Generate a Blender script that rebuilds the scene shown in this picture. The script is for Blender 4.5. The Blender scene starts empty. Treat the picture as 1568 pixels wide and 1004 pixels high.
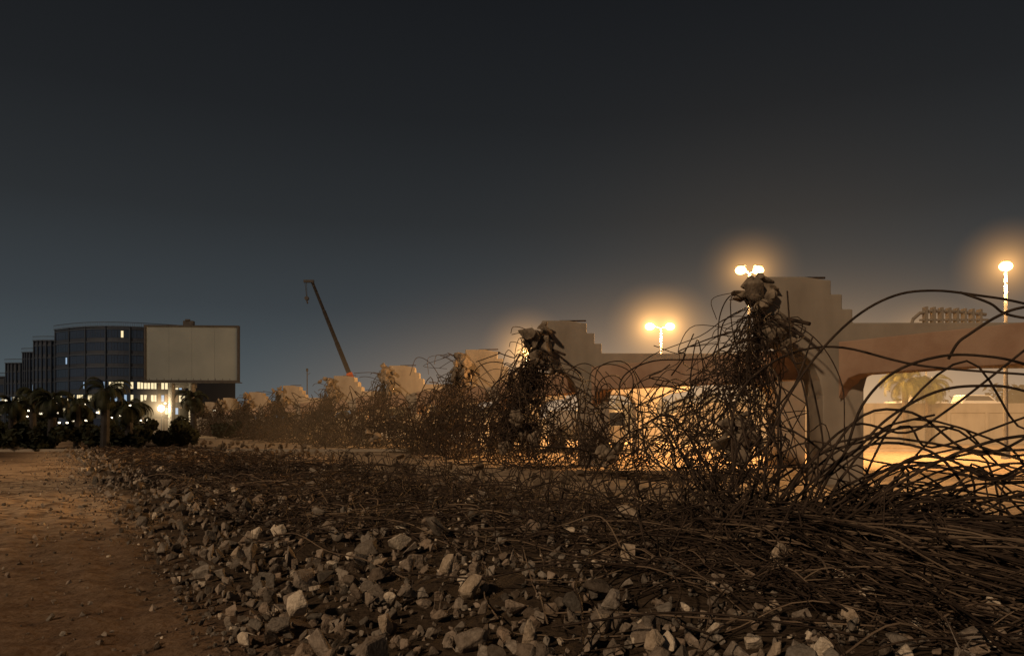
import bpy, bmesh, math, random
import numpy as np
from mathutils import Vector, noise, Matrix, Euler
random.seed(7); rng=np.random.default_rng(11)
S=bpy.context.scene
col=S.collection

# ------------------------------------------------------------ materials
def mat_base(name):
    m=bpy.data.materials.new(name); m.use_nodes=True
    nt=m.node_tree; nt.nodes.clear()
    o=nt.nodes.new('ShaderNodeOutputMaterial')
    return m,nt,o
def mottled(name,c1,c2,scale=3.0,rough=.85,bump=.3,bscale=25,metal=0.0,detail=8,spec=.3,dist=.02):
    m,nt,o=mat_base(name)
    b=nt.nodes.new('ShaderNodeBsdfPrincipled'); tc=nt.nodes.new('ShaderNodeTexCoord')
    n=nt.nodes.new('ShaderNodeTexNoise'); n.inputs['Scale'].default_value=scale; n.inputs['Detail'].default_value=detail
    r=nt.nodes.new('ShaderNodeValToRGB'); r.color_ramp.elements[0].position=.35; r.color_ramp.elements[1].position=.65
    r.color_ramp.elements[0].color=(*c1,1); r.color_ramp.elements[1].color=(*c2,1)
    n2=nt.nodes.new('ShaderNodeTexNoise'); n2.inputs['Scale'].default_value=bscale; n2.inputs['Detail'].default_value=6
    bp=nt.nodes.new('ShaderNodeBump'); bp.inputs['Strength'].default_value=bump; bp.inputs['Distance'].default_value=dist
    L=nt.links.new
    L(tc.outputs['Object'],n.inputs['Vector']); L(tc.outputs['Object'],n2.inputs['Vector'])
    L(n.outputs['Fac'],r.inputs['Fac']); L(r.outputs['Color'],b.inputs['Base Color'])
    L(n2.outputs['Fac'],bp.inputs['Height']); L(bp.outputs['Normal'],b.inputs['Normal'])
    b.inputs['Roughness'].default_value=rough; b.inputs['Metallic'].default_value=metal
    b.inputs['Specular IOR Level'].default_value=spec
    L(b.outputs['BSDF'],o.inputs['Surface'])
    return m
def emis(name,c,s):
    m,nt,o=mat_base(name)
    e=nt.nodes.new('ShaderNodeEmission'); e.inputs['Color'].default_value=(*c,1); e.inputs['Strength'].default_value=s
    nt.links.new(e.outputs[0],o.inputs['Surface']); return m

def concrete_mat():
    m,nt,o=mat_base('weathered_concrete'); L=nt.links.new
    b=nt.nodes.new('ShaderNodeBsdfPrincipled'); b.inputs['Roughness'].default_value=.9; b.inputs['Specular IOR Level'].default_value=.2
    tc=nt.nodes.new('ShaderNodeTexCoord')
    n=nt.nodes.new('ShaderNodeTexNoise'); n.inputs['Scale'].default_value=.9; n.inputs['Detail'].default_value=9
    mp=nt.nodes.new('ShaderNodeMapping'); mp.inputs['Scale'].default_value=(1.3,1.3,.3)
    n2=nt.nodes.new('ShaderNodeTexNoise'); n2.inputs['Scale'].default_value=1.2; n2.inputs['Detail'].default_value=7
    L(tc.outputs['Object'],n.inputs['Vector']); L(tc.outputs['Object'],mp.inputs['Vector']); L(mp.outputs[0],n2.inputs['Vector'])
    mx=nt.nodes.new('ShaderNodeMath'); mx.operation='ADD'; L(n.outputs['Fac'],mx.inputs[0]); L(n2.outputs['Fac'],mx.inputs[1])
    h=nt.nodes.new('ShaderNodeMath'); h.operation='MULTIPLY'; h.inputs[1].default_value=.5; L(mx.outputs[0],h.inputs[0])
    r=nt.nodes.new('ShaderNodeValToRGB'); r.color_ramp.elements[0].position=.34; r.color_ramp.elements[1].position=.62
    r.color_ramp.elements[0].color=(.20,.175,.145,1); r.color_ramp.elements[1].color=(.28,.25,.21,1)
    L(h.outputs[0],r.inputs['Fac']); L(r.outputs[0],b.inputs['Base Color'])
    n3=nt.nodes.new('ShaderNodeTexNoise'); n3.inputs['Scale'].default_value=18; n3.inputs['Detail'].default_value=6
    L(tc.outputs['Object'],n3.inputs['Vector'])
    bp=nt.nodes.new('ShaderNodeBump'); bp.inputs['Strength'].default_value=.15; bp.inputs['Distance'].default_value=.02
    L(n3.outputs['Fac'],bp.inputs['Height']); L(bp.outputs[0],b.inputs['Normal'])
    L(b.outputs[0],o.inputs['Surface']); return m
M_conc=concrete_mat()
M_red=mottled('red_oxide_painted_concrete',(.25,.16,.11),(.31,.215,.155),1.5,.8)
M_broken=mottled('broken_concrete',(.10,.08,.06),(.25,.205,.155),4,.95,.8,14,dist=.04)
M_rust=mottled('rusty_rebar',(.018,.012,.009),(.065,.045,.032),6,.75,.4,60,metal=.2)
M_dusty=mottled('dusty_rebar',(.08,.056,.04),(.2,.15,.105),2.0,.85,.4,60)
M_metal=mottled('galvanised_steel',(.10,.10,.10),(.17,.17,.17),2,.6,.1,40,metal=.4)
M_dark=mottled('dark_paint',(.02,.02,.022),(.035,.035,.04),3,.5,.1,30)
M_tyre=mottled('tyre_rubber',(.015,.015,.015),(.03,.03,.03),8,.9,.3,50)
M_glass=mottled('dark_glass',(.015,.02,.028),(.03,.036,.045),2,.08,0,10,spec=.6)
M_white=mottled('white_car_paint',(.6,.6,.58),(.7,.69,.66),1,.35,0,10,spec=.5)
M_silver=mottled('silver_car_paint',(.3,.3,.3),(.36,.36,.36),1,.35,0,10,metal=.4)
M_orange=mottled('orange_crane_paint',(.5,.1,.03),(.6,.14,.04),1,.5,.1,10)
M_bark=mottled('palm_bark',(.05,.038,.028),(.12,.09,.06),6,.95,.9,14,dist=.06)
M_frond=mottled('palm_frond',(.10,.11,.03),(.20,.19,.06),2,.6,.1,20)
M_fdark=mottled('silhouette_palm_frond',(.008,.012,.007),(.02,.028,.014),2,.7,.1,20)  # darker copy of the frond colour, silhouette shade put into it
M_leaf=mottled('dark_foliage',(.006,.01,.006),(.018,.024,.012),1.2,.85,.1,20)
M_lamp=emis('sodium_lamp',(1,.50,.14),20)
M_lampw=emis('white_lamp',(1,.8,.45),30)

# ------------------------------------------------------------ helpers
def link(o): col.objects.link(o); return o
def empty(name,loc=(0,0,0),rz=0):
    e=bpy.data.objects.new(name,None); e.empty_display_size=.3; e.location=loc; e.rotation_euler=(0,0,rz); return link(e)
def mesh_obj(name,verts,faces,mats,parent=None,smooth=False,midx=None):
    me=bpy.data.meshes.new(name); me.from_pydata([tuple(v) for v in verts],[],faces)
    for m in (mats if isinstance(mats,(list,tuple)) else [mats]): me.materials.append(m)
    if midx is not None: me.polygons.foreach_set('material_index',midx)
    if smooth: me.polygons.foreach_set('use_smooth',[True]*len(me.polygons))
    me.update(); o=bpy.data.objects.new(name,me); link(o)
    if parent: o.parent=parent
    return o
def bm_obj(name,bm,mat,parent=None,bevel=0,smooth=False,loc=(0,0,0),rot=(0,0,0)):
    me=bpy.data.meshes.new(name); bmesh.ops.recalc_face_normals(bm,faces=bm.faces); bm.to_mesh(me); bm.free()
    for m in (mat if isinstance(mat,(list,tuple)) else [mat]): me.materials.append(m)
    if smooth: me.polygons.foreach_set('use_smooth',[True]*len(me.polygons))
    o=bpy.data.objects.new(name,me); link(o); o.location=loc; o.rotation_euler=rot
    if parent: o.parent=parent
    if bevel:
        b=o.modifiers.new('bevel','BEVEL'); b.width=bevel; b.segments=2; b.limit_method='ANGLE'
    return o
def add_box(bm,x0,x1,y0,y1,z0,z1):
    m=Matrix.Translation(((x0+x1)/2,(y0+y1)/2,(z0+z1)/2))@Matrix.Diagonal((x1-x0,y1-y0,z1-z0,1))
    return bmesh.ops.create_cube(bm,size=1,matrix=m)['verts']
def add_cyl(bm,p0,p1,r0,r1=None,seg=10):
    p0=Vector(p0);p1=Vector(p1); r1=r0 if r1 is None else r1
    d=p1-p0; q=d.to_track_quat('Z','Y').to_matrix().to_4x4()
    bmesh.ops.create_cone(bm,cap_ends=True,segments=seg,radius1=r0,radius2=r1,depth=d.length,matrix=Matrix.Translation((p0+p1)/2)@q)
def extrude_profile(bm,pts,y0,y1):
    a=[bm.verts.new((p[0],y0,p[1])) for p in pts]; b=[bm.verts.new((p[0],y1,p[1])) for p in pts]
    bm.faces.new(a); bm.faces.new(b[::-1]); n=len(pts)
    for i in range(n): bm.faces.new((a[i],b[i],b[(i+1)%n],a[(i+1)%n]))
def sstep(a,b,x):
    t=min(1,max(0,(x-a)/(b-a))); return t*t*(3-2*t)

# ------------------------------------------------------------ terrain
def foot(y): return -1.6-0.64*(y-5.1)          # west foot of the rubble bank
def terr(x,y):
    d=x-foot(y)
    far=sstep(12,26,y)
    H=.24*(1-far)+.04*far
    h=H*sstep(-.3,5,d)*(1-sstep(7,11.5,d))
    k=sstep(-1,1.5,d)*(1-sstep(8,12,d))
    r=math.hypot(x,y)
    if r<90:
        h+=k*.10*noise.noise((x*.55,y*.55,0))+k*.06*noise.noise((x*1.7,y*1.7,3))+k*.03*noise.noise((x*4.5,y*4.5,5))
        h+=(1-k)*(.03*noise.noise((x*.9,y*.9,7))+.026*noise.noise((x*3.1,y*5.5,2)))
        t=(1-sstep(-.2,.6,d))*sstep(-3.4,-2.6,d)
        h+=t*.018*math.sin(d*9+noise.noise((x*.8,y*.8,1))*4)
    return h
def axis(lo,hi,c0,c1,s,g):
    a=list(np.arange(c0,c1,s)); x=c1; st=s
    while x<hi: a.append(x); st*=g; x+=st
    a.append(hi); x=c0; st=s; b=[]
    while x>lo: st*=g; x-=st; b.append(max(x,lo))
    return np.array(sorted(set(b+a)))
xs=axis(-1500,1500,-10,10,.09,1.06); ys=axis(-60,2500,3,16,.09,1.035)
V=[];C=[]
sand=Vector((.50,.39,.275)); dk=Vector((.13,.088,.06)); berm=Vector((.06,.045,.032)); lot=Vector((.36,.29,.21))
for y in ys:
    for x in xs:
        x=float(x);y=float(y)
        V.append((x,y,terr(x,y)))
        d=x-foot(y)
        n=noise.noise((x*.35,y*.35,9)); n2=noise.noise((x*1.6,y*2.6,4)); n3=noise.noise((x*4,y*7,14))
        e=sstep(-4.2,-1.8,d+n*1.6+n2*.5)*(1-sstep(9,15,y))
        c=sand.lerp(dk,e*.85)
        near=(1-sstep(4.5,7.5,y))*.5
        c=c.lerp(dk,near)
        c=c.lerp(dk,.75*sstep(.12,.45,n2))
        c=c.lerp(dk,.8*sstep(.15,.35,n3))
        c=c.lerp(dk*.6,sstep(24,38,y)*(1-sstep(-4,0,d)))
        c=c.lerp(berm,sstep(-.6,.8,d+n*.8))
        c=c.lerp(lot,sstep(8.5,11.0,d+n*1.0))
        if d>10: c=c.lerp(dk*1.4,.55*sstep(.0,.45,noise.noise((x*.25,y*.12,21))+.3*n2))
        C.append((c[0],c[1],c[2],1))
nx=len(xs);ny=len(ys)
F=[(j*nx+i,j*nx+i+1,(j+1)*nx+i+1,(j+1)*nx+i) for j in range(ny-1) for i in range(nx-1)]
def attr_mat(name,s1,s2,bs,bd,lo,hi):
    m,nt,o=mat_base(name); L=nt.links.new
    b=nt.nodes.new('ShaderNodeBsdfPrincipled'); b.inputs['Roughness'].default_value=.95; b.inputs['Specular IOR Level'].default_value=.15
    at=nt.nodes.new('ShaderNodeAttribute'); at.attribute_name='Col'
    tc=nt.nodes.new('ShaderNodeTexCoord')
    n=nt.nodes.new('ShaderNodeTexNoise'); n.inputs['Scale'].default_value=s1; n.inputs['Detail'].default_value=12; n.inputs['Roughness'].default_value=.7
    r=nt.nodes.new('ShaderNodeValToRGB'); r.color_ramp.elements[0].position=.3; r.color_ramp.elements[0].color=(*lo,1); r.color_ramp.elements[1].position=.7; r.color_ramp.elements[1].color=(hi,hi,hi,1)
    mx=nt.nodes.new('ShaderNodeMix'); mx.data_type='RGBA'; mx.blend_type='MULTIPLY'; mx.inputs[0].default_value=1
    L(tc.outputs['Object'],n.inputs['Vector']); L(n.outputs['Fac'],r.inputs[0]); L(at.outputs['Color'],mx.inputs[6]); L(r.outputs[0],mx.inputs[7]); L(mx.outputs[2],b.inputs['Base Color'])
    n2=nt.nodes.new('ShaderNodeTexNoise'); n2.inputs['Scale'].default_value=s2; n2.inputs['Detail'].default_value=10
    bp=nt.nodes.new('ShaderNodeBump'); bp.inputs['Strength'].default_value=bs; bp.inputs['Distance'].default_value=bd
    L(tc.outputs['Object'],n2.inputs['Vector']); L(n2.outputs['Fac'],bp.inputs['Height']); L(bp.outputs[0],b.inputs['Normal']); L(b.outputs[0],o.inputs['Surface'])
    return m
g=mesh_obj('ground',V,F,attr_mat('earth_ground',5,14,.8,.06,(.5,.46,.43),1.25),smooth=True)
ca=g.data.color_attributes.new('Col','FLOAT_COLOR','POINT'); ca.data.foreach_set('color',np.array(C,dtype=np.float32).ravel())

# ------------------------------------------------------------ rubble stones
protos=[]
for k in range(18):
    bm=bmesh.new()
    n_=random.choice([9,11,13,16])
    sc=(1,random.uniform(.55,1),random.uniform(.4,.85))
    for i in range(n_):
        v=Vector((random.gauss(0,1),random.gauss(0,1),random.gauss(0,1))).normalized()*random.uniform(.7,1.1)
        if k%2: v=Vector([max(-.65,min(.65,a)) for a in v])
        bm.verts.new((v[0]*sc[0],v[1]*sc[1],v[2]*sc[2]))
    bmesh.ops.convex_hull(bm,input=bm.verts)
    bmesh.ops.delete(bm,geom=[v for v in bm.verts if not v.link_faces],context='VERTS')
    bmesh.ops.bevel(bm,geom=list(bm.edges),offset=.05,segments=1,affect='EDGES')
    bmesh.ops.triangulate(bm,faces=bm.faces)
    bm.verts.index_update()
    protos.append((np.array([v.co[:] for v in bm.verts]),np.array([[v.index for v in f.verts] for f in bm.faces]))); bm.free()
RV=[];RF=[];RC=[];off=0
def put_rock(x,y,z,s,tone):
    global off
    pv,pf=random.choice(protos)
    R=np.array(Euler((random.uniform(0,6.3),random.uniform(0,6.3),random.uniform(0,6.3))).to_matrix())
    v=(pv*s)@R.T+np.array((x,y,z))
    RV.append(v);RF.append(pf+off);RC.append(np.tile(np.array(tone+(1,)),(len(v),1))); off+=len(v)
def tone():
    t=random.random()
    if t<.07: return (.60,.54,.45)
    k=random.uniform(.09,.32); w=random.random(); return (k,k*(.80+.13*w),k*(.63+.2*w))
cnt=0
while cnt<9400:
    y=3.3+ (random.random()**1.9)*45
    dd=random.random()
    d=-.5+abs(random.gauss(0,1))*3.4 if dd<.74 else random.uniform(-.5,11)
    if y>10 and d<.8 and random.random()<.5: d-=random.uniform(0,1.5)
    x=foot(y)+d
    if d>10: continue
    s=.020+abs(random.gauss(0,1))*.038+ (random.random()<.07)*random.uniform(.03,.11)
    s=min(s,.2)*(1+.012*y)
    if d<-.2: s*=.5
    put_rock(x,y,terr(x,y)+s*random.uniform(.1,.9),s,tone()); cnt+=1
for i in range(1100):
    y=4+random.random()**1.5*30; x=foot(y)-abs(random.gauss(0,1))*2.8
    s=.012+abs(random.gauss(0,.022)); put_rock(x,y,terr(x,y)+s*.3,s,tone())
for x,y,s in [(-1.35,7.6,.19),(-.95,5.6,.14),(.65,5.2,.12),(1.15,7.2,.18),(-3.0,8.2,.15),(.9,4.6,.13),(2.5,6.9,.2),(4.4,7.4,.17),(-.35,6.4,.17),(3.2,9,.2),(1.5,9.6,.24),(.1,5.0,.13),(-.6,7.0,.16),(1.9,5.4,.14),(2.3,5.0,.13),(1.6,4.5,.11)]:
    put_rock(x,y,terr(x,y)+s*.7,s,(.38,.32,.25))
for i in range(130):
    y=random.uniform(10,60); x=foot(y)+random.uniform(7,15); s=random.uniform(.08,.28)
    put_rock(x,y,terr(x,y)+s*.5+random.random()*.2,s,(.12,.095,.07))
rb=mesh_obj('rubble_pile',np.vstack(RV).tolist(),np.vstack(RF).tolist(),attr_mat('crushed_concrete_stone',22,45,.8,.02,(.5,.46,.42),1.25))
ca=rb.data.color_attributes.new('Col','FLOAT_COLOR','POINT'); ca.data.foreach_set('color',np.vstack(RC).astype(np.float32).ravel())

# ------------------------------------------------------------ bridge piers
PIERS=[(12.6,9.5),(6.9,20),(1.15,28.4),(-2.5,39.4),(-8.3,50),(-14.6,60.5),(-23.4,75.5),(-32.2,90.5),(-43,110),(-54,130)]
prof=[(1.5,-.4),(2.6,-.4),(2.6,2.55),(2.68,2.85),(2.85,3.08),(3.15,3.2),(8.5,3.2),(8.85,3.05),(9.05,2.8),(9.1,2.5),(9.1,-.4),(10.2,-.4),(10.2,2.5),(10.4,3.0),(11,3.25),(12,3.4),(12,4.35),
      (2.3,4.35),(2.3,4.72),(2.02,4.72),(2.02,5.12),(1.72,5.12),(1.72,5.5),(1.5,5.52),(1.0,5.6),(0,5.6),(.03,5.1),(-.06,4.7),(.05,4.3),(0,3.95),(.5,3.8),(.95,3.55),(1.25,3.2),(1.42,2.8),(1.5,2.4)]
bm=bmesh.new(); extrude_profile(bm,prof,0,1.2); bmesh.ops.recalc_face_normals(bm,faces=bm.faces)
pier_me=bpy.data.meshes.new('pier_body'); bm.to_mesh(pier_me); bm.free(); pier_me.materials.append(M_conc)
def lump(name,size,loc,parent,seed,mat=M_broken,n=11):
    rs=random.Random(seed); VV=[];FF=[];o_=0
    for k in range(n):
        pv,pf=protos[rs.randrange(len(protos))]
        R=np.array(Euler((rs.uniform(0,6.3),rs.uniform(0,6.3),rs.uniform(0,6.3))).to_matrix())
        s=rs.uniform(.4,.85)*(1 if k else 1.25); q=np.array([rs.gauss(0,.36)*a for a in size]) if k else np.zeros(3)
        v=((pv*s)@R.T)*np.array(size)*.95+q
        VV.append(v);FF.append(pf+o_);o_+=len(v)
    o=mesh_obj(name,np.vstack(VV).tolist(),np.vstack(FF).tolist(),mat,parent); o.location=loc; return o
for i,(x,y) in enumerate(PIERS):
    e=empty('concrete_pier',(x,y,0),math.radians([0,-1,1,0,2,-1,0,1,0,0][i]))
    o=bpy.data.objects.new('cap_and_columns',pier_me); link(o); o.parent=e
    bv=o.modifiers.new('b','BEVEL'); bv.width=.035; bv.segments=2; bv.limit_method='ANGLE'
    lump('broken_end',(.68,.62,.62),(-.25,-.1,4.98+.1*math.sin(i*2)),e,i+1,n=16)
    lump('hanging_fragment',(.58,.5,.72),(.05,-.3,4.15),e,i+20,n=12)
    lump('hanging_fragment_small',(.34,.34,.4),(.45,-.35,3.75),e,i+40,n=6)
    bm=bmesh.new(); add_cyl(bm,(.7,.3,5.62),(1.75,.5,5.66),.03,seg=6); add_cyl(bm,(.2,.3,4.6),(.8,-.9,4.2),.05,seg=6); bm_obj('stub_bar',bm,M_rust,e)
    if i>0:
        px,py=PIERS[i-1]
        a=Vector((x+2.1,y-.02,0)); c=Vector((px+2.1,py+1.22,0)); Ln=(c-a).length
        gp=[(0,2.3),(.1,2.6),(.28,2.82),(.6,2.92),(Ln-.6,2.92),(Ln-.28,2.82),(Ln-.1,2.6),(Ln,2.3),(Ln,3.82),(0,3.82)]
        bm=bmesh.new(); extrude_profile(bm,gp,-.3,.3)
        gd=bm_obj('edge_girder',bm,M_red,None,bevel=.03,loc=a,rot=(0,0,math.atan2(c.y-a.y,c.x-a.x)))
        gd.parent=e; gd.matrix_parent_inverse=(Matrix.Translation(e.location)@e.rotation_euler.to_matrix().to_4x4()).inverted()
    if i==1:
        bm=bmesh.new()
        P=[Vector((4.05,.4,4.3)),Vector((4.12,.4,4.5)),Vector((4.3,.4,4.66)),Vector((4.6,.4,4.72)),Vector((5.3,.4,4.70)),Vector((6.1,.4,4.62))]
        for a,c in zip(P[:-1],P[1:]): add_cyl(bm,a,c,.045,seg=8)
        for k in range(8):
            u=4.45+k*.21; z=4.71-.01*k
            add_box(bm,u-.03,u+.03,.3,.5,4.34,z+.12)
        add_box(bm,4.3,6.15,.36,.44,4.45,4.5)
        bm_obj('arched_rail',bm,M_conc,e)

# ------------------------------------------------------------ rebar
def catmull(P,n=5):
    P=[np.array(p,float) for p in P]
    if n==1: return np.array(P)
    P=[2*P[0]-P[1]]+P+[2*P[-1]-P[-2]]; out=[]
    for i in range(1,len(P)-2):
        a,b_,c,d=P[i-1],P[i],P[i+1],P[i+2]
        for k in range(n):
            t=k/n
            out.append(.5*((2*b_)+(-a+c)*t+(2*a-5*b_+4*c-d)*t*t+(-a+3*b_-3*c+d)*t**3))
    out.append(P[-2]); return np.array(out)
def new_curve(name,r,mat,res=1):
    cu=bpy.data.curves.new(name,'CURVE'); cu.dimensions='3D'; cu.bevel_depth=r; cu.bevel_resolution=res; cu.use_fill_caps=True
    cu.materials.append(mat); o=bpy.data.objects.new(name,cu); return link(o)
def add_wire(o,pts,rad=1.0):
    sp=o.data.splines.new('POLY'); sp.points.add(len(pts)-1)
    sp.points.foreach_set('co',np.hstack([pts,np.ones((len(pts),1))]).astype(np.float32).ravel())
    sp.points.foreach_set('radius',np.full(len(pts),rad,dtype=np.float32)); sp.use_smooth=True
def clampz(pts,c=.015):
    for p in pts:
        t=terr(float(p[0]),float(p[1]))+c
        if p[2]<t: p[2]=t
    return pts
tangle=new_curve('rebar_tangle',.0115,M_rust)
lying=new_curve('lying_bars',.007,M_dusty,0); lying.parent=tangle
lyingd=new_curve('lying_dark_bars',.008,M_rust,0); lyingd.parent=tangle
arch=new_curve('arching_bars',.016,M_rust,2); arch.parent=tangle
def rw(o,p0,p1,amp,nc=4,rad=1.,out=None,clamp=True,n=5):
    p0=np.array(p0,float);p1=np.array(p1,float); P=[p0]
    for i in range(1,nc+1):
        t=i/(nc+1); q=p0*(1-t)+p1*t+rng.normal(0,amp,3)
        if out is not None: q=q+np.array(out)*math.sin(math.pi*min(1,t*1.3))
        P.append(q)
    P.append(p1); pts=catmull(P,n)
    if clamp: clampz(pts)
    add_wire(o,pts,rad)
U=np.array((-.48,.88,0)); N=np.array((-.88,-.48,0))
RAD=[1.2,1.5,1.7,1.9,2.1,2.4,2.7,3,3.2]
# A: bundles springing from every broken pier end
for i,(x,y) in enumerate(PIERS[1:]):
    nb=[66,70,50,46,44,44,42,38,38][i]; rad=RAD[i]
    for k in range(nb):
        top=np.array((x-.28,y-.1,4.2))+rng.normal(0,1,3)*np.array((.17,.22,.42))
        w_=.4+rng.random()*1.6
        end=np.array((x-.5,y-.6,0))+U*rng.normal(.3,1.4)*w_+N*rng.normal(.6,1.0)*w_; end[2]=terr(end[0],end[1])+rng.uniform(0,.4)
        if rng.random()<.45: 
            f=rng.uniform(.3,.8); end=top*(1-f)+end*f+rng.normal(0,.45,3)
        P=[top]; nc=int(rng.integers(3,7)); pw_=rng.uniform(.8,1.9)
        for j in range(1,nc+1):
            t=j/(nc+1); hxy=top[:2]*(1-t**pw_)+end[:2]*t**pw_
            P.append(np.array((hxy[0],hxy[1],top[2]*(1-t)+end[2]*t))+rng.normal(0,.1+.36*math.sin(math.pi*min(t*.9,1)),3))
        P.append(end); add_wire(tangle,clampz(catmull(P,1 if rng.random()<.16 else 5)),rad*rng.uniform(.65,1.25))
    for k in range(16):
        top=np.array((x-.35,y-.1,rng.uniform(3.4,5.0)))+rng.normal(0,.15,3)
        dr=np.array((rng.normal(-.45,.6),rng.normal(-.2,.5),rng.uniform(-.3,.7))); a=top+dr*.5; b_=top+dr*.9+np.array((0,0,-.15)); c=top+dr*1.15+np.array((rng.normal(0,.2),0,-.6*rng.random()-.2))
        add_wire(tangle,catmull([top,a,b_,c],4),rad*rng.uniform(.7,1.0))
    if i<8:
        nx_=np.array((*PIERS[i+2],0.)) if i+2<10 else np.array((x-10,y+18,0.)); pv_=np.array((*PIERS[i],0.)); me_=np.array((x,y,0.))
        for k in range([44,54,36,28,24,20,18,16][i]):
            far_=rng.random()<(.8 if i else .65)
            t=rng.uniform(.08,.6); tgt=(nx_ if far_ else pv_)
            if not far_ and i==0: tgt=np.array((3.3,9.2,0.)); t=rng.uniform(.3,1.0)
            if not far_ and i>0: t*=.5
            end=me_*(1-t)+tgt*t+N*rng.normal(.9,.8); end[2]=abs(rng.normal(0,1.0))
            top=np.array((x-.3,y-.1,rng.uniform(2.6,4.6)))+rng.normal(0,.15,3)
            P=[top]; nc=int(rng.integers(3,6)); sag=rng.uniform(-.9,.7)
            for j in range(1,nc+1):
                s=j/(nc+1); q=top*(1-s)+end*s; q[2]-=sag*math.sin(math.pi*s); P.append(q+rng.normal(0,.26,3))
            P.append(end); add_wire(tangle,clampz(catmull(P,5)),rad*rng.uniform(.6,1.15))
# B: belt of tangle between the piers
def belt(i,t):
    a=np.array((*PIERS[i],0.));b_=np.array((*PIERS[min(i+1,9)],0.))
    base=a*(1-t)+b_*t+N*rng.normal(1.0,1.1)
    hmax=1.5+1.7*(2*abs(t-.5))**2.0
    z0=terr(base[0],base[1])+abs(rng.normal(.2,.6))*hmax; z0=min(z0,hmax*1.35)
    p0=base+np.array((0,0,z0)); ln=rng.uniform(.8,3.6)
    dr=U*rng.normal(0,1)+N*rng.normal(0,.7)+np.array((0,0,rng.normal(0,.7))); dr/=np.linalg.norm(dr)
    p1=p0+dr*ln; p1[2]=min(p1[2],hmax*1.5)
    rw(tangle,p0,p1,.38,int(rng.integers(3,7)),(.9+.026*base[1])*rng.uniform(.55,1.15),(0,0,rng.uniform(-.1,.6)),n=1 if rng.random()<.12 else 5)
for i,nn in enumerate([0,105,170,165,160,150,140,120,110]):
    for k in range(nn): belt(i,rng.random())
for k in range(210):
    i=int(rng.integers(1,7)); t=rng.random(); a=np.array((*PIERS[i],0.));b_=np.array((*PIERS[i+1],0.))
    c=a*(1-t)+b_*t+N*rng.uniform(0,3); R=rng.uniform(.25,1.05); hd=rng.uniform(0,6.3); ax=np.array((math.cos(hd),math.sin(hd),0))
    z=rng.uniform(.6,2.8); P=[c+ax*R*math.cos(s)*(1+.15*rng.normal())+np.array((0,0,z+R*math.sin(s)*1.1)) for s in np.linspace(-1.4,4.4,9)]
    add_wire(tangle,clampz(catmull(P,4)),.9+.024*c[1])
# C: thatch lying over the bank
for k in range(3000):
    y=4.2+rng.random()**1.5*42
    x0_=foot(y)
    dmin=3.5 if y<9 else 1.2
    d=dmin+abs(rng.normal(0,1))*3.6
    if d>10.5: continue
    x=x0_+d; ang=math.atan2(.88,-.48)+rng.normal(0,.5)+(rng.random()<.3)*rng.normal(0,1.2)
    ln=rng.uniform(.6,3.2); dv=np.array((math.cos(ang),math.sin(ang),0))*ln*(1 if rng.random()<.5 else -1)
    p0=np.array((x,y,0.)); p0[2]=terr(x,y)+abs(rng.normal(0,.08))+.02
    p1=p0+dv
    if p1[1]<3.4: continue
    dd1=p1[0]-foot(p1[1])
    if dd1<.8: continue
    p1[2]=terr(p1[0],p1[1])+abs(rng.normal(0,.09))+.02
    rw(lying if rng.random()<.2 else lyingd,p0,p1,.075,3,(.75+.03*y)*rng.uniform(.5,1.3),(0,0,rng.uniform(0,.13)))
for k in range(380):
    y=6+rng.random()**1.3*26; d=rng.uniform(3.5,10.5); x=foot(y)+d
    p0=np.array((x,y,terr(x,y)+.02)); p1=p0+np.array((rng.normal(0,.5),rng.normal(0,.5),0)); p1[2]=terr(p1[0],p1[1])+rng.uniform(0,.5)
    rw(tangle,p0,p1,.13,3,rng.uniform(.5,.9)*(.8+.02*y),(0,0,rng.uniform(.1,.5)))
# D: heap at the right
for k in range(130):
    p0=np.array((rng.normal(3.4,.5),rng.normal(8.8,.7),0)); p0[2]=terr(p0[0],p0[1])+rng.uniform(.02,.3)
    p1=np.array((rng.uniform(4.2,7.5),rng.uniform(5.5,8.8),0)); p1[2]=terr(p1[0],p1[1])+abs(rng.normal(0,.14))
    rw(tangle,p0,p1,.13,int(rng.integers(3,6)),rng.uniform(.6,1.1),(0,0,rng.uniform(0,.2)))
for k in range(58):
    p0=np.array((rng.normal(3.5,.4),rng.normal(9.0,.5),.3)); p1=np.array((rng.uniform(4.8,8),rng.uniform(7,9.5),rng.uniform(.2,1.2)))
    rw(tangle,p0,p1,.19,int(rng.integers(3,5)),rng.uniform(.7,1.3),(0,0,rng.uniform(0,.45)))
for k in range(12):
    p0=np.array((rng.normal(3.3,.4),rng.normal(9.0,.5),.3)); p1=np.array((rng.uniform(5.4,8),rng.uniform(7.5,9.8),rng.uniform(.6,2.0)))
    rw(tangle,p0,p1,.24,3,rng.uniform(1.0,1.4),(0,0,rng.uniform(.4,1.2)))
for k in range(60):
    p0=np.array((rng.normal(3.0,.45),rng.normal(9.1,.5),.3)); h=abs(rng.normal(0,.9))+.3
    p1=p0+np.array((rng.normal(-.2,.8),rng.normal(.2,.6),h))
    rw(tangle,p0,p1,.2,4,rng.uniform(.7,1.1))
for k in range(90):
    p0=np.array((rng.normal(2.9,.4),rng.normal(8.6,.5),0)); p0[2]=terr(p0[0],p0[1])+rng.uniform(.05,.3)
    a=rng.uniform(0,1); p1=np.array((2.6+a*3.2+rng.normal(0,.3),3.9+rng.random()*2.6,0)); p1[2]=terr(p1[0],p1[1])+rng.uniform(.03,.3)
    rw(lying if rng.random()<.45 else lyingd,p0,p1,.08,3,rng.uniform(.8,1.7),(0,0,rng.uniform(0,.2)))
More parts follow.
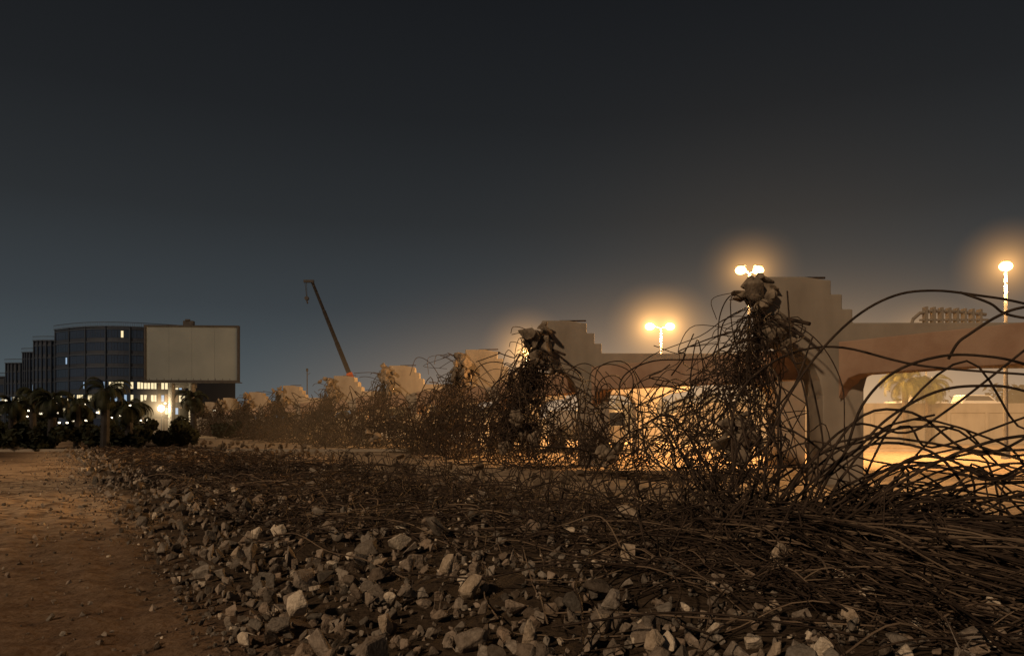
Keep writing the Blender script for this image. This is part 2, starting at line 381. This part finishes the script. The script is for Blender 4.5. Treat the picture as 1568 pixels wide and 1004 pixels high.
for cx,cy,cz,R,nn in [(2.6,22,.9,.8,50),(5.0,17,.8,.7,40),(.4,26.5,1.3,.8,50),(-3.6,36,1.3,.8,40),(6.2,19.3,2.9,.5,18),(.6,27.8,3.2,.5,20)]:
    for k in range(nn):
        p0=np.array((cx,cy,cz))+rng.normal(0,R*.45,3); p1=np.array((cx,cy,cz))+rng.normal(0,R*.8,3)*np.array((1.2,1,1))
        rw(tangle,p0,p1,.25,4,rng.uniform(.7,1.1)*(.8+cy*.01),(0,0,.1))
HERO=[
 [(2.95,9.3,.2),(3.0,9.2,.8),(3.05,9,1.2),(3.31,9,1.84),(3.7,9,2.43),(4.18,9,2.91),(4.66,9,3.17),(5.14,9,3.23),(5.69,9,3.17),(6.25,9,3.07),(7.4,8.8,2.7)],
 [(5.45,9,3.21),(5.75,8.9,3.06),(5.95,8.9,2.93),(6.3,8.8,2.86),(7,8.7,2.9)],
 [(3.3,8.6,.2),(3.5,8.2,1.0),(3.6,8,1.3),(3.79,8,1.81),(4.14,8,2.17),(4.64,8,2.34),(5.13,8,2.34),(5.6,8,2.24),(6.6,8,1.9)],
 [(4.78,8.1,2.32),(4.82,8,2.48),(4.95,8,2.58),(5.27,8,2.78),(5.6,8,2.88),(6.4,8,2.95)],
 [(3.4,8.8,.2),(3.55,8.4,1.0),(3.72,8,1.32),(4.07,8,1.67),(4.57,8,1.95),(5.06,8,2.02),(5.6,8,1.95),(6.8,8,1.5)],
 [(2.9,9,.2),(2.75,9.2,1.1),(2.85,9.4,1.9),(3.2,9.5,2.3),(3.7,9.6,2.55),(4.3,9.6,2.6),(5.2,9.4,2.35),(6.4,9,2.2)],
 [(3.2,8.2,.2),(3.9,7.6,.95),(4.4,7.2,1.35),(4.9,7,1.5),(5.6,7,1.45)],
 [(3.5,8.4,.2),(4.1,7.9,1.15),(4.5,7.7,1.25),(4.9,7.6,1.05),(5.3,7.6,1.2),(5.9,7.5,1.6)],
 [(2.9,12,.1),(2.5,15,1.6),(2.2,15,2.13),(2.27,15,2.59),(2.86,15,2.89),(3.92,15,2.95),(4.32,15.5,3.32),(4.9,17,4.0),(6.2,19.6,4.7)],
 [(6.2,19.5,5.0),(6.0,18.6,4.6),(5.2,16,3.2),(4.3,12,2.4),(3.6,10,1.6),(3.3,9.2,.3)],
 [(6.4,19.5,4.9),(6.3,18.2,4.2),(5.7,15,2.9),(4.6,11.5,1.8),(3.8,9.6,.4)],
 [(6.4,19.3,4.6),(5.9,17.5,3.6),(5.0,14,2.2),(4.0,11,1.3),(3.3,9.3,.3)],
 [(6.2,19.4,4.4),(5.6,17.5,3.0),(4.7,14,1.9),(3.9,11,1.5),(3.1,9.0,1.3),(2.9,8.6,.3)],
 [(6.3,19.4,4.7),(5.6,18.8,4.9),(5.1,18.2,4.2),(4.9,17.4,3.0),(4.8,16,1.2),(4.6,14,.1)],
 [(6.5,19.7,4.4),(7.1,19.2,4.3),(7.9,19.0,3.7),(8.3,18.6,2.6),(8.1,18,1.2),(7.8,17,.1)],
 [(.9,28,4.4),(1.8,27.4,3.9),(2.6,27,3.6),(3.2,26.6,3.0),(3.1,26,1.9),(2.6,25,.1)],
 [(3.1,9.1,.2),(3.6,9,1.1),(4.2,9.1,1.6),(4.9,9.2,1.5),(5.5,9.3,1.8),(6.4,9.3,2.5),(6.9,9.3,2.9)],
 [(3.3,9.0,.2),(3.9,8.6,.9),(4.6,8.3,1.15),(5.2,8,1.0),(5.8,8,1.2),(6.5,8,1.1)],
 [(3.2,9.0,.2),(3.5,8.9,.8),(4.1,8.6,1.35),(4.7,8.3,1.3),(5.1,8.2,.8),(5.4,8,.2)],
 [(-3.4,37,3.6),(-4.0,36.5,4.6),(-4.7,36.5,4.9),(-5.0,36.2,4.0)],
]
for h in HERO: add_wire(arch,catmull(h,6),.95)
for a,b_,c in [((6.55,19.3,4.55),(7.6,18.9,3.75),2.2),((1.0,27.8,3.9),(2.6,27.2,3.2),2.6)]:
    add_wire(arch,catmull([a,((a[0]+b_[0])/2,a[1],(a[2]+b_[2])/2+.06),b_],4),c)
for k,p in enumerate([(.2,25.6,1.8),(.6,25.9,1.3),(4.9,16.5,.9),(5.3,17,1.2),(-.2,26.5,.9),(-6.3,34,1.0),(2.6,21,.8),(-3.2,36,1.6),(5.6,18,1.6)]):
    lump('caught_fragment',(.46,.46,.4),p,tangle,k+90,n=8)

# ------------------------------------------------------------ street lamps
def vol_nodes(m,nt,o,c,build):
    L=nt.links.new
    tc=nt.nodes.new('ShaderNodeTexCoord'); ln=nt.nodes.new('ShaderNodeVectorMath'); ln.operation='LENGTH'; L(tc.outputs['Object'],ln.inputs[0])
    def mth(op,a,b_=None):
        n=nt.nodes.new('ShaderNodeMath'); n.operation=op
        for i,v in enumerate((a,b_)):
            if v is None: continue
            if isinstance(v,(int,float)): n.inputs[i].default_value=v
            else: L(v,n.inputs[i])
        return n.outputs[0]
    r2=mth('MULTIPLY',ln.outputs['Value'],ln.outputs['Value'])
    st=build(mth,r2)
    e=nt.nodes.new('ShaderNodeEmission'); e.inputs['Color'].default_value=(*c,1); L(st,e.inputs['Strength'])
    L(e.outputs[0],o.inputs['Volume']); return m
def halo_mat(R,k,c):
    m,nt,o=mat_base('lamp_glow_emission')  # lamp glow put in as volume emission, nothing scatters the light
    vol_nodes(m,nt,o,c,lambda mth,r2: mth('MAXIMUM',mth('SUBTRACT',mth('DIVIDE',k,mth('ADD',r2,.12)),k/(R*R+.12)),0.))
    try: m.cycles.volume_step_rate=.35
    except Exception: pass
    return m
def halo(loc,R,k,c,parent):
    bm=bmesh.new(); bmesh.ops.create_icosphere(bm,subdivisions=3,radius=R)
    return bm_obj('emissive_haze',bm,halo_mat(R,k,c),parent,loc=loc)  # glow ball around the lamp, emits by itself
OR=(1,.50,.15)
def street_lamp(x,y,H,heads,power,hk=.12,hR=6,rz=0,gr=.3):
    e=empty('street_lamp',(x,y,0),rz)
    bm=bmesh.new(); add_cyl(bm,(0,0,-.1),(0,0,H-.1),.11,.06,12); add_cyl(bm,(0,0,-.05),(0,0,.5),.2,.17,12)
    for h in heads:
        add_cyl(bm,(0,0,H-.15),(h,0,H+.2),.05,.04,8)
    bm_obj('pole',bm,M_metal,e,smooth=False)
    for h in heads:
        bm=bmesh.new(); add_box(bm,h-.2,h+.2,-.15,.15,H+gr*.7,H+gr*.7+.06); bm_obj('lamp_housing',bm,M_metal,e,bevel=.03)
        bm=bmesh.new(); bmesh.ops.create_icosphere(bm,subdivisions=3,radius=1,matrix=Matrix.Translation((h,0,H))@Matrix.Diagonal((gr,gr*.9,gr*.75,1))); bm_obj('lamp_glass',bm,M_lamp,e,smooth=True)
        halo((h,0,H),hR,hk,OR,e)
        ld=bpy.data.lights.new('sodium_light','POINT'); ld.energy=power; ld.color=(1,.50,.17); ld.shadow_soft_size=.3
        lo=bpy.data.objects.new('sodium_light',ld); link(lo); lo.parent=e; lo.location=(h,0,H-.8)
street_lamp(11.4,35.5,9,[-.42,.42],8500,.08,2.2,gr=.26)
street_lamp(23.1,34.6,9,[0.001],13500,.17,2.4,gr=.29)
street_lamp(13.3,66,10.35,[-1.0,.8],19000,.32,4.2,gr=.42)
street_lamp(1.7,90,10.35,[0.001],20000,.45,6,gr=.45)
street_lamp(42,75,10,[0.001],24000,.2,5)
e=empty('floodlight_mast',(-47.4,100,0)); bm=bmesh.new(); add_cyl(bm,(0,0,0),(0,0,3.7),.09,.07,8); add_box(bm,-.4,.4,.05,.3,3.5,4.1); bm_obj('mast',bm,M_dark,e)
bm=bmesh.new(); bmesh.ops.create_icosphere(bm,subdivisions=2,radius=.42,matrix=Matrix.Translation((0,-.1,3.8))); bm_obj('flood_lens',bm,M_lampw,e)
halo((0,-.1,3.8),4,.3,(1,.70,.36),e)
ld=bpy.data.lights.new('flood','POINT'); ld.energy=1500; ld.color=(1,.75,.42); ld.shadow_soft_size=.3; lo=bpy.data.objects.new('flood',ld); link(lo); lo.parent=e; lo.location=(.2,-1,3.9)
m,nt,o=mat_base('yard_glow_emission')  # hazy glow over the yard, put in as emission that no lamp causes
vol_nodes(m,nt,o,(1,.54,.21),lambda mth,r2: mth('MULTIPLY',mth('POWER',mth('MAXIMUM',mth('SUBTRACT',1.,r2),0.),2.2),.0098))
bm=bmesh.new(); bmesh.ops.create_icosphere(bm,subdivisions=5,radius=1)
dh=bm_obj('emissive_haze',bm,m,None,loc=(20,60,1.5)); dh.scale=(48,37,13)

# ------------------------------------------------------------ retaining wall + raised road
bm=bmesh.new(); add_box(bm,14,140,62,82,-.3,2.6); add_box(bm,13.9,140.2,61.9,62.2,2.6,3.4)
for k in range(40): add_box(bm,14+k*3.2,14.25+k*3.2,61.8,61.9,-.3,2.6)
bm_obj('retaining_wall',bm,M_conc,bevel=.02)
bm=bmesh.new(); add_box(bm,-60,13,120,120.4,-.2,2.6)
for k in range(24): add_box(bm,-60+k*3.1,-59.6+k*3.1,119.85,120,-.2,2.8)
bm_obj('perimeter_wall',bm,M_conc)
bm=bmesh.new(); add_box(bm,-40,90,44,44.3,-.1,.15); bm_obj('kerb',bm,M_conc)

# ------------------------------------------------------------ vehicles
def car(name,loc,rz,paint,kind='suv'):
    e=empty(name,loc,rz)
    if kind=='suv':
        body=[(-2.25,.35),(2.2,.35),(2.3,.6),(2.22,.92),(1.2,1.08),(-2.2,1.1),(-2.3,.7)]
        cab=[(1.15,1.07),(.45,1.68),(-1.9,1.72),(-2.2,1.08)]; wx=(1.45,-1.4)
    elif kind=='pickup':
        body=[(-2.6,.45),(2.5,.45),(2.6,.7),(2.5,1.02),(1.4,1.15),(-2.6,1.12)]
        cab=[(1.3,1.14),(.7,1.75),(-.6,1.78),(-.8,1.12)]; wx=(1.6,-1.6)
    else:
        body=[(-3.6,.7),(1.2,.7),(1.2,1.0),(-3.6,1.0)]; cab=[(1.22,.55),(3.0,.55),(3.05,1.5),(2.75,2.5),(1.22,2.6)]; wx=(2.1,-1.5,-2.7)
    w=.92 if kind!='truck' else 1.15
    bm=bmesh.new(); extrude_profile(bm,body,-w,w); bm_obj('body',bm,paint if kind!='truck' else M_dark,e,bevel=.09)
    bm=bmesh.new(); extrude_profile(bm,cab,-w+.1,w-.1); bm_obj('cabin',bm,paint,e,bevel=.08)
    cx=sum(p[0] for p in cab)/len(cab); cz=sum(p[1] for p in cab)/len(cab)
    inn=[(cx+(p[0]-cx)*.82,cz+(p[1]-cz)*.68+.02+(.35 if kind=='truck' else 0)) for p in cab]
    bm=bmesh.new(); extrude_profile(bm,inn,-w+.085,w-.085); bm_obj('side_windows',bm,M_glass,e)
    if kind!='truck':
        a,b_=cab[0],cab[1]
        dx,dz=b_[0]-a[0],b_[1]-a[1]; l=math.hypot(dx,dz); nxn,nzn=dz/l*.012,-dx/l*.012
        q=[(a[0]+dx*.12+nxn,a[1]+dz*.12+nzn),(a[0]+dx*.88+nxn,a[1]+dz*.88+nzn)]
        mesh_obj('windscreen',[(q[0][0],-.72,q[0][1]),(q[0][0],.72,q[0][1]),(q[1][0],.66,q[1][1]),(q[1][0],-.66,q[1][1])],[(0,1,2,3)],M_glass,e)
    else:
        bm=bmesh.new(); add_box(bm,-3.6,1.0,-1.2,1.2,1.01,2.5); bm_obj('cargo_bed',bm,M_silver,e,bevel=.04)
        bm=bmesh.new(); add_box(bm,2.9,3.07,-.95,.95,1.55,2.3); bm_obj('windscreen',bm,M_glass,e)
    bm=bmesh.new()
    r=.36 if kind!='truck' else .5
    for x_ in wx:
        for s in (-1,1): add_cyl(bm,(x_,s*(w-.2),r),(x_,s*(w+.02),r),r,seg=20)
    bm_obj('wheels',bm,M_tyre,e)
    bm=bmesh.new()
    for x_ in wx:
        for s in (-1,1): add_cyl(bm,(x_,s*(w-.1),r),(x_,s*(w+.035),r),r*.55,seg=12)
    bm_obj('hubs',bm,M_silver,e)
    bm=bmesh.new(); fx=body[2][0] if kind!='truck' else 3.06
    for s in (-1,1): add_box(bm,fx-.12,fx+.012,s*(w-.28)-.14,s*(w-.28)+.14,.68,.84)
    bm_obj('headlights',bm,M_metal,e)
    return e
car('parked_suv',(-2.7,51,0),math.radians(-60),M_white)
car('parked_suv',(.6,58,0),math.radians(-100),M_silver)
car('parked_truck',(4.6,45.5,0),math.radians(-70),M_silver,'truck')
car('parked_pickup',(-9.5,62,0),math.radians(20),M_white,'pickup')
car('parked_suv',(18,57,0),math.radians(0),M_silver)
car('parked_pickup',(37.2,68,2.6),math.radians(4),M_white,'pickup')
car('parked_suv',(43,68,2.6),math.radians(2),M_white)

# ------------------------------------------------------------ palms and trees
def palm(loc,H,fl,seed,nf=30,fm=None):
    rs=random.Random(seed); e=empty('palm_tree',loc,rs.random()*6)
    bm=bmesh.new(); z=0
    while z<H:
        t=z/H; r=.24-.06*t; add_cyl(bm,(.1*math.sin(t*2),0,z-.02),(.1*math.sin(t*2),0,z+.22),r,r+.05,9); z+=.2
    bm_obj('trunk',bm,M_bark if fm is None else M_dark,e)  # silhouette palms get a near-black trunk in place of shade
    Vv=[];Ff=[]
    for k in range(nf):
        a=k*2.399+rs.uniform(-.2,.2); el=rs.uniform(-.35,1.35); ln=fl*rs.uniform(.8,1.1)
        p=Vector((.1,0,H+.1)); pts=[]; n=16; e_=el
        for s in range(n):
            pts.append(p.copy()); p=p+Vector((math.cos(a)*math.cos(e_),math.sin(a)*math.cos(e_),math.sin(e_)))*(ln/n); e_-=.10+.02*s/2
        side=Vector((-math.sin(a),math.cos(a),0))
        for s in range(2,n-1):
            dr=(pts[s+1]-pts[s]).normalized(); up=side.cross(dr)
            for h in (0,.5):
                q=pts[s].lerp(pts[s+1],h); ll=.55*fl/2.4*math.sin(math.pi*(s/n)**.7)*1.0+.1
                for sg in (-1,1):
                    tip=q+(side*sg*.8+dr*.6-Vector((0,0,.25))+up*.2)*ll*rs.uniform(.8,1.1)
                    i0=len(Vv); Vv+= [q-dr*.03,q+dr*.03,tip]; Ff.append((i0,i0+1,i0+2))
            i0=len(Vv); Vv+=[pts[s]-side*.025,pts[s]+side*.025,pts[s+1]+side*.02,pts[s+1]-side*.02]; Ff.append((i0,i0+1,i0+2,i0+3))
    mesh_obj('fronds',Vv,Ff,fm or M_frond,e)
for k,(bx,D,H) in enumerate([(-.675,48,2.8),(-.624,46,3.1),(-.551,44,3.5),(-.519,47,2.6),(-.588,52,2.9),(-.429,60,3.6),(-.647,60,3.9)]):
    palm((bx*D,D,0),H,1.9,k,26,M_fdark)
palm((32.0,60,0),5.0,2.6,50,46); palm((34.4,61,0),4.7,2.4,51,46)
def foliage(name,boxes,n,sz,seed):
    rs=random.Random(seed);Vv=[];Ff=[]
    cl=[]
    for (x0,x1,y0,y1,h,c) in boxes:
        for k in range(c): cl.append((rs.uniform(x0,x1),rs.uniform(y0,y1),h*rs.uniform(.2,.85),h*rs.uniform(.2,.45)))
    for k in range(n):
        c=rs.choice(cl); d=Vector((rs.gauss(0,1),rs.gauss(0,1),rs.gauss(0,1))).normalized()*c[3]*rs.random()**.4
        q=Vector(c[:3])+d; q.z=max(.05,q.z)
        u=Vector((rs.gauss(0,1),rs.gauss(0,1),rs.gauss(0,1))).normalized(); v=u.orthogonal().normalized(); s=sz*rs.uniform(.5,1.3)
        i0=len(Vv); Vv+=[q-u*s,q+v*s*.6,q+u*s,q-v*s*.6]; Ff.append((i0,i0+1,i0+2,i0+3))
    return mesh_obj(name,Vv,Ff,M_leaf)
foliage('shrub_row',[(-42,-20,44,52,1.5,55),(-75,-28,70,90,2.2,60)],26000,.2,3)
foliage('distant_trees',[(-200,-60,150,200,6,60),(-60,0,190,230,8,40),(20,200,170,220,10,80)],22000,.9,4)

# ------------------------------------------------------------ billboard
e=empty('billboard',(-43.2,100,0),math.radians(4))
bm=bmesh.new(); add_box(bm,-6,6,-.25,.25,7.6,14.8); bm_obj('panel',bm,mottled('blank_billboard_sheet',(.12,.152,.18),(.15,.185,.212),.25,.8,.1,3),e)
bm=bmesh.new()
for (a,b_,c,d) in [(-6.2,6.2,14.8,15.0),(-6.2,6.2,7.35,7.6),(-6.2,-6.0,7.6,14.8),(6.0,6.2,7.6,14.8)]: add_box(bm,a,b_,-.4,.3,c,d)
add_box(bm,-6.2,6.7,-1.3,-.4,7.2,7.3)
for k in range(14): add_box(bm,-6.1+k*.95,-6.05+k*.95,-1.3,-1.25,7.3,7.8)
bm_obj('frame_and_catwalk',bm,M_dark,e)
bm=bmesh.new()
for k in range(1,4):
    add_box(bm,-6+k*3-.012,-6+k*3+.012,-.262,-.252,7.6,14.8)
bm_obj('panel_seams',bm,mottled('seam',(.10,.125,.15),(.12,.145,.17)),e)
bm=bmesh.new()
for s in (-2.9,-.2): add_cyl(bm,(s,.5,-.2),(s,.5,7.4),.45,.45,16)
add_box(bm,-3.3,.3,.3,.9,6.6,7.3); bm_obj('posts',bm,M_metal,e)
bm=bmesh.new(); add_box(bm,-1.4,-.1,.4,1.2,14.7,15.7); add_box(bm,-1.1,-.5,.3,.6,15.7,15.9); bm_obj('rear_cabinet',bm,M_dark,e)

# ------------------------------------------------------------ office building
e=empty('office_building',(0,0,0))
M_fac=mottled('blue_grey_facade',(.020,.030,.052),(.030,.044,.075),.08,.6,.05,2)
M_gl=mottled('facade_glass',(.02,.035,.07),(.035,.055,.11),.05,.15,0,2,spec=.6)
M_slab=mottled('facade_slab',(.028,.044,.075),(.04,.06,.10),.2,.7,.05,2)
M_win=emis('lit_window',(1,.80,.46),1.1); M_winb=emis('lit_window_cool',(.55,.75,1),.6)
def block(x0,x1,y0,depth,H,bulge,first=False):
    n=24; fr=[]
    for i in range(n+1):
        t=i/n; x=x0+(x1-x0)*t; y=y0-bulge*math.sin(math.pi*t); fr.append((x,y))
    bm=bmesh.new()
    lo=[bm.verts.new((p[0],p[1],0)) for p in fr]+[bm.verts.new((x1,y0+depth,0)),bm.verts.new((x0,y0+depth,0))]
    hi=[bm.verts.new((v.co.x,v.co.y,H)) for v in lo]; m_=len(lo)
    for i in range(m_): bm.faces.new((lo[i],lo[(i+1)%m_],hi[(i+1)%m_],hi[i]))
    bm.faces.new(hi); bm_obj('walls',bm,M_fac,e)
    fl=3.7; nf=int(H/fl)
    bm=bmesh.new(); bg=bmesh.new(); bl=bmesh.new(); bc=bmesh.new()
    def quad(b,i,ta,tb,z0,z1,o):
        a=Vector((*fr[i],0));c=Vector((*fr[i+1],0)); d=(c-a).normalized(); nn=Vector((d.y,-d.x,0))*o
        p=a.lerp(c,ta)+nn;q=a.lerp(c,tb)+nn
        b.faces.new([b.verts.new((p.x,p.y,z0)),b.verts.new((q.x,q.y,z0)),b.verts.new((q.x,q.y,z1)),b.verts.new((p.x,p.y,z1))])
    for i in range(n):
        for f in range(nf):
            z=f*fl
            for ta,tb in ((.04,.48),(.52,.96)):
                rr=random.random(); lit = (f==2 and rr<.62) or (f==3 and rr<.6 and (i>n*.45 and first)) or (f==1 and rr<.4) or rr<.018
                if lit: quad(bl if random.random()<.8 else bc,i,ta+.03,tb-.03,z+1.0,z+2.9,.09)
                else: quad(bg,i,ta,tb,z+.9,z+3.2,.06)
            quad(bm,i,0,1,z+3.3,z+3.65,.2)
        a=Vector((*fr[i],0)); add_cyl(bm,(a.x,a.y-.25,0),(a.x,a.y-.25,H),.2,seg=6) if i%4==0 else None
    for i in range(n):
        quad(bm,i,0,1,H-.1,H+.15,.6); quad(bm,i,0,1,H+1.1,H+1.3,.6)
        for t in (0,.33,.66): quad(bm,i,t,t+.05,H,H+1.2,.6)
    bm_obj('slabs_and_columns',bm,M_slab,e); bm_obj('glazing',bg,M_gl,e); bm_obj('lit_windows',bl,M_win,e); bm_obj('lit_windows_cool',bc,M_winb,e)
block(-137,-98,222,40,30,8,True)
block(-146,-137.2,226,40,27.2,1)
block(-152,-146.2,230,40,24,1)
block(-160,-152.2,234,40,21,1)
block(-176,-160.2,238,40,17,1)

bm=bmesh.new()
for k in range(90):
    x=random.uniform(-130,-50); y=random.uniform(110,140); z=random.uniform(1,5.5)
    add_box(bm,x-.15,x+.15,y-.1,y+.1,z,z+.25)
twn=bm_obj('distant_lights',bm,emis('distant_light',(1,.85,.6),5))

# ------------------------------------------------------------ mobile crane
e=empty('mobile_crane',(-28.6,140,0))
tip=Vector((-9.3,0,28.8)); base=Vector((1.2,0,2.8))
bm=bmesh.new(); secs=[(0,.28,.55),(.24,.55,.46),(.5,.78,.38),(.74,1,.3)]
for a,b_,w in secs:
    add_cyl(bm,base.lerp(tip,a),base.lerp(tip,b_),w,w*.92,4)
for k in range(40):
    t=k/40; p=base.lerp(tip,t)+Vector((-.15,-.3,.1)); q=base.lerp(tip,t+.0125)+Vector((.25,-.3,0)); add_cyl(bm,p,q,.06,seg=5)
bm_obj('boom',bm,M_dark,e)
bm=bmesh.new(); add_cyl(bm,base.lerp(tip,.12),base.lerp(tip,.33),.62,.6,4); bm_obj('boom_base',bm,M_orange,e)
bm=bmesh.new(); add_box(bm,tip.x-1.5,tip.x+.4,-.3,.3,tip.z-.3,tip.z+.15); add_cyl(bm,(tip.x-1.0,0,tip.z-.3),(tip.x-.9,0,tip.z-3.0),.05,seg=5); add_cyl(bm,(tip.x-1.3,0,tip.z-.3),(tip.x-1.0,0,tip.z-3.0),.05,seg=5)
add_cyl(bm,(tip.x-.95,-.25,tip.z-3.3),(tip.x-.95,.25,tip.z-3.3),.4,seg=12); add_cyl(bm,(tip.x-.95,0,tip.z-3.6),(tip.x-.8,0,tip.z-4.3),.14,seg=8); bm_obj('head_and_hook',bm,M_dark,e)
bm=bmesh.new(); add_box(bm,-5,6,-1.3,1.3,.9,1.6); add_box(bm,-.5,3.5,-1.2,1.2,1.62,3.4); bm_obj('carrier',bm,M_orange,e,bevel=.08)
bm=bmesh.new(); add_box(bm,-5,-3,-1.25,1.25,1.6,3.0); bm_obj('cab',bm,M_glass,e,bevel=.1)
bm=bmesh.new()
for x_ in (-4,-2.5,2.5,4,5.3):
    for s in (-1,1): add_cyl(bm,(x_,s*1.0,.6),(x_,s*1.4,.6),.6,seg=16)
bm_obj('wheels',bm,M_tyre,e)
e=empty('light_pole',(-27.7,100,0)); bm=bmesh.new(); add_cyl(bm,(0,0,0),(0,0,8.8),.1,.06,8); add_box(bm,-.12,.12,-.1,.1,8.8,9.2); add_cyl(bm,(0,0,8.3),(.4,0,8.6),.03,seg=6); bm_obj('pole',bm,M_dark,e)

# ------------------------------------------------------------ world
w=bpy.data.worlds.new('World'); S.world=w; w.use_nodes=True; nt=w.node_tree; nt.nodes.clear(); L=nt.links.new
out=nt.nodes.new('ShaderNodeOutputWorld'); bg=nt.nodes.new('ShaderNodeBackground')
tc=nt.nodes.new('ShaderNodeTexCoord'); sx=nt.nodes.new('ShaderNodeSeparateXYZ'); L(tc.outputs['Generated'],sx.inputs[0])
rp=nt.nodes.new('ShaderNodeValToRGB'); els=rp.color_ramp.elements
stops=[(0,(.085,.110,.122)),(.06,(.068,.086,.096)),(.15,(.042,.051,.058)),(.26,(.0245,.028,.031)),(.38,(.0145,.0163,.0185)),(.5,(.0098,.0110,.0130)),(1,(.006,.007,.009))]
els[0].position=0; els[0].color=(*stops[0][1],1); els[1].position=1; els[1].color=(*stops[-1][1],1)
for p,c in stops[1:-1]:
    q=els.new(p); q.color=(*c,1)
L(sx.outputs['Z'],rp.inputs[0])
def wmath(op,a,b_=None):
    n=nt.nodes.new('ShaderNodeMath'); n.operation=op
    for i,v in enumerate((a,b_)):
        if v is None: continue
        if isinstance(v,(int,float)): n.inputs[i].default_value=v
        else: L(v,n.inputs[i])
    return n.outputs[0]
def lobe(d,p,c,prev,low=0):
    dt=nt.nodes.new('ShaderNodeVectorMath'); dt.operation='DOT_PRODUCT'; dt.inputs[1].default_value=Vector(d).normalized(); L(tc.outputs['Generated'],dt.inputs[0])
    f=wmath('POWER',wmath('MAXIMUM',dt.outputs['Value'],0.),p)
    if low: f=wmath('MULTIPLY',f,wmath('EXPONENT',wmath('MULTIPLY',wmath('ABSOLUTE',sx.outputs['Z']),-low)))
    wm=nt.nodes.new('ShaderNodeMix'); wm.data_type='RGBA'; wm.inputs[6].default_value=(0,0,0,1); wm.inputs[7].default_value=(*c,1); L(f,wm.inputs[0])
    ad=nt.nodes.new('ShaderNodeMix'); ad.data_type='RGBA'; ad.blend_type='ADD'; ad.inputs[0].default_value=1; L(prev,ad.inputs[6]); L(wm.outputs[2],ad.inputs[7]); return ad.outputs[2]
c_=lobe((.32,.94,.06),40,(.025,.015,.006),rp.outputs[0])
c_=lobe((.36,.93,0),14,(.27,.155,.05),c_,12)
sk=nt.nodes.new('ShaderNodeTexSky'); sk.sky_type='NISHITA'; sk.sun_disc=False; sk.sun_elevation=math.radians(-6); sk.sun_rotation=math.radians(210)
ad2=nt.nodes.new('ShaderNodeMix'); ad2.data_type='RGBA'; ad2.blend_type='ADD'; ad2.inputs[0].default_value=.03; L(c_,ad2.inputs[6]); L(sk.outputs[0],ad2.inputs[7])
L(ad2.outputs[2],bg.inputs['Color']); bg.inputs['Strength'].default_value=1; L(bg.outputs[0],out.inputs[0])

sd=bpy.data.lights.new('offscreen_lamp_fill','SUN'); sd.energy=1.75; sd.angle=math.radians(3); sd.color=(1,.68,.41)  # added directional lamp, stands in for street lamps out of view
so=bpy.data.objects.new('offscreen_lamp_fill',sd); link(so); so.rotation_euler=Vector((.55,.72,-.52)).to_track_quat('-Z','Y').to_euler()

# ------------------------------------------------------------ camera
cd=bpy.data.cameras.new('camera'); cd.sensor_width=36; cd.lens=26; cd.shift_y=148/1568; cd.clip_end=5000; cd.clip_start=.05
co=bpy.data.objects.new('camera',cd); link(co); co.location=(0,0,1.6); co.rotation_euler=(math.pi/2,0,0); S.camera=co
S.view_settings.view_transform='Standard'; S.view_settings.look='None'; S.view_settings.exposure=0
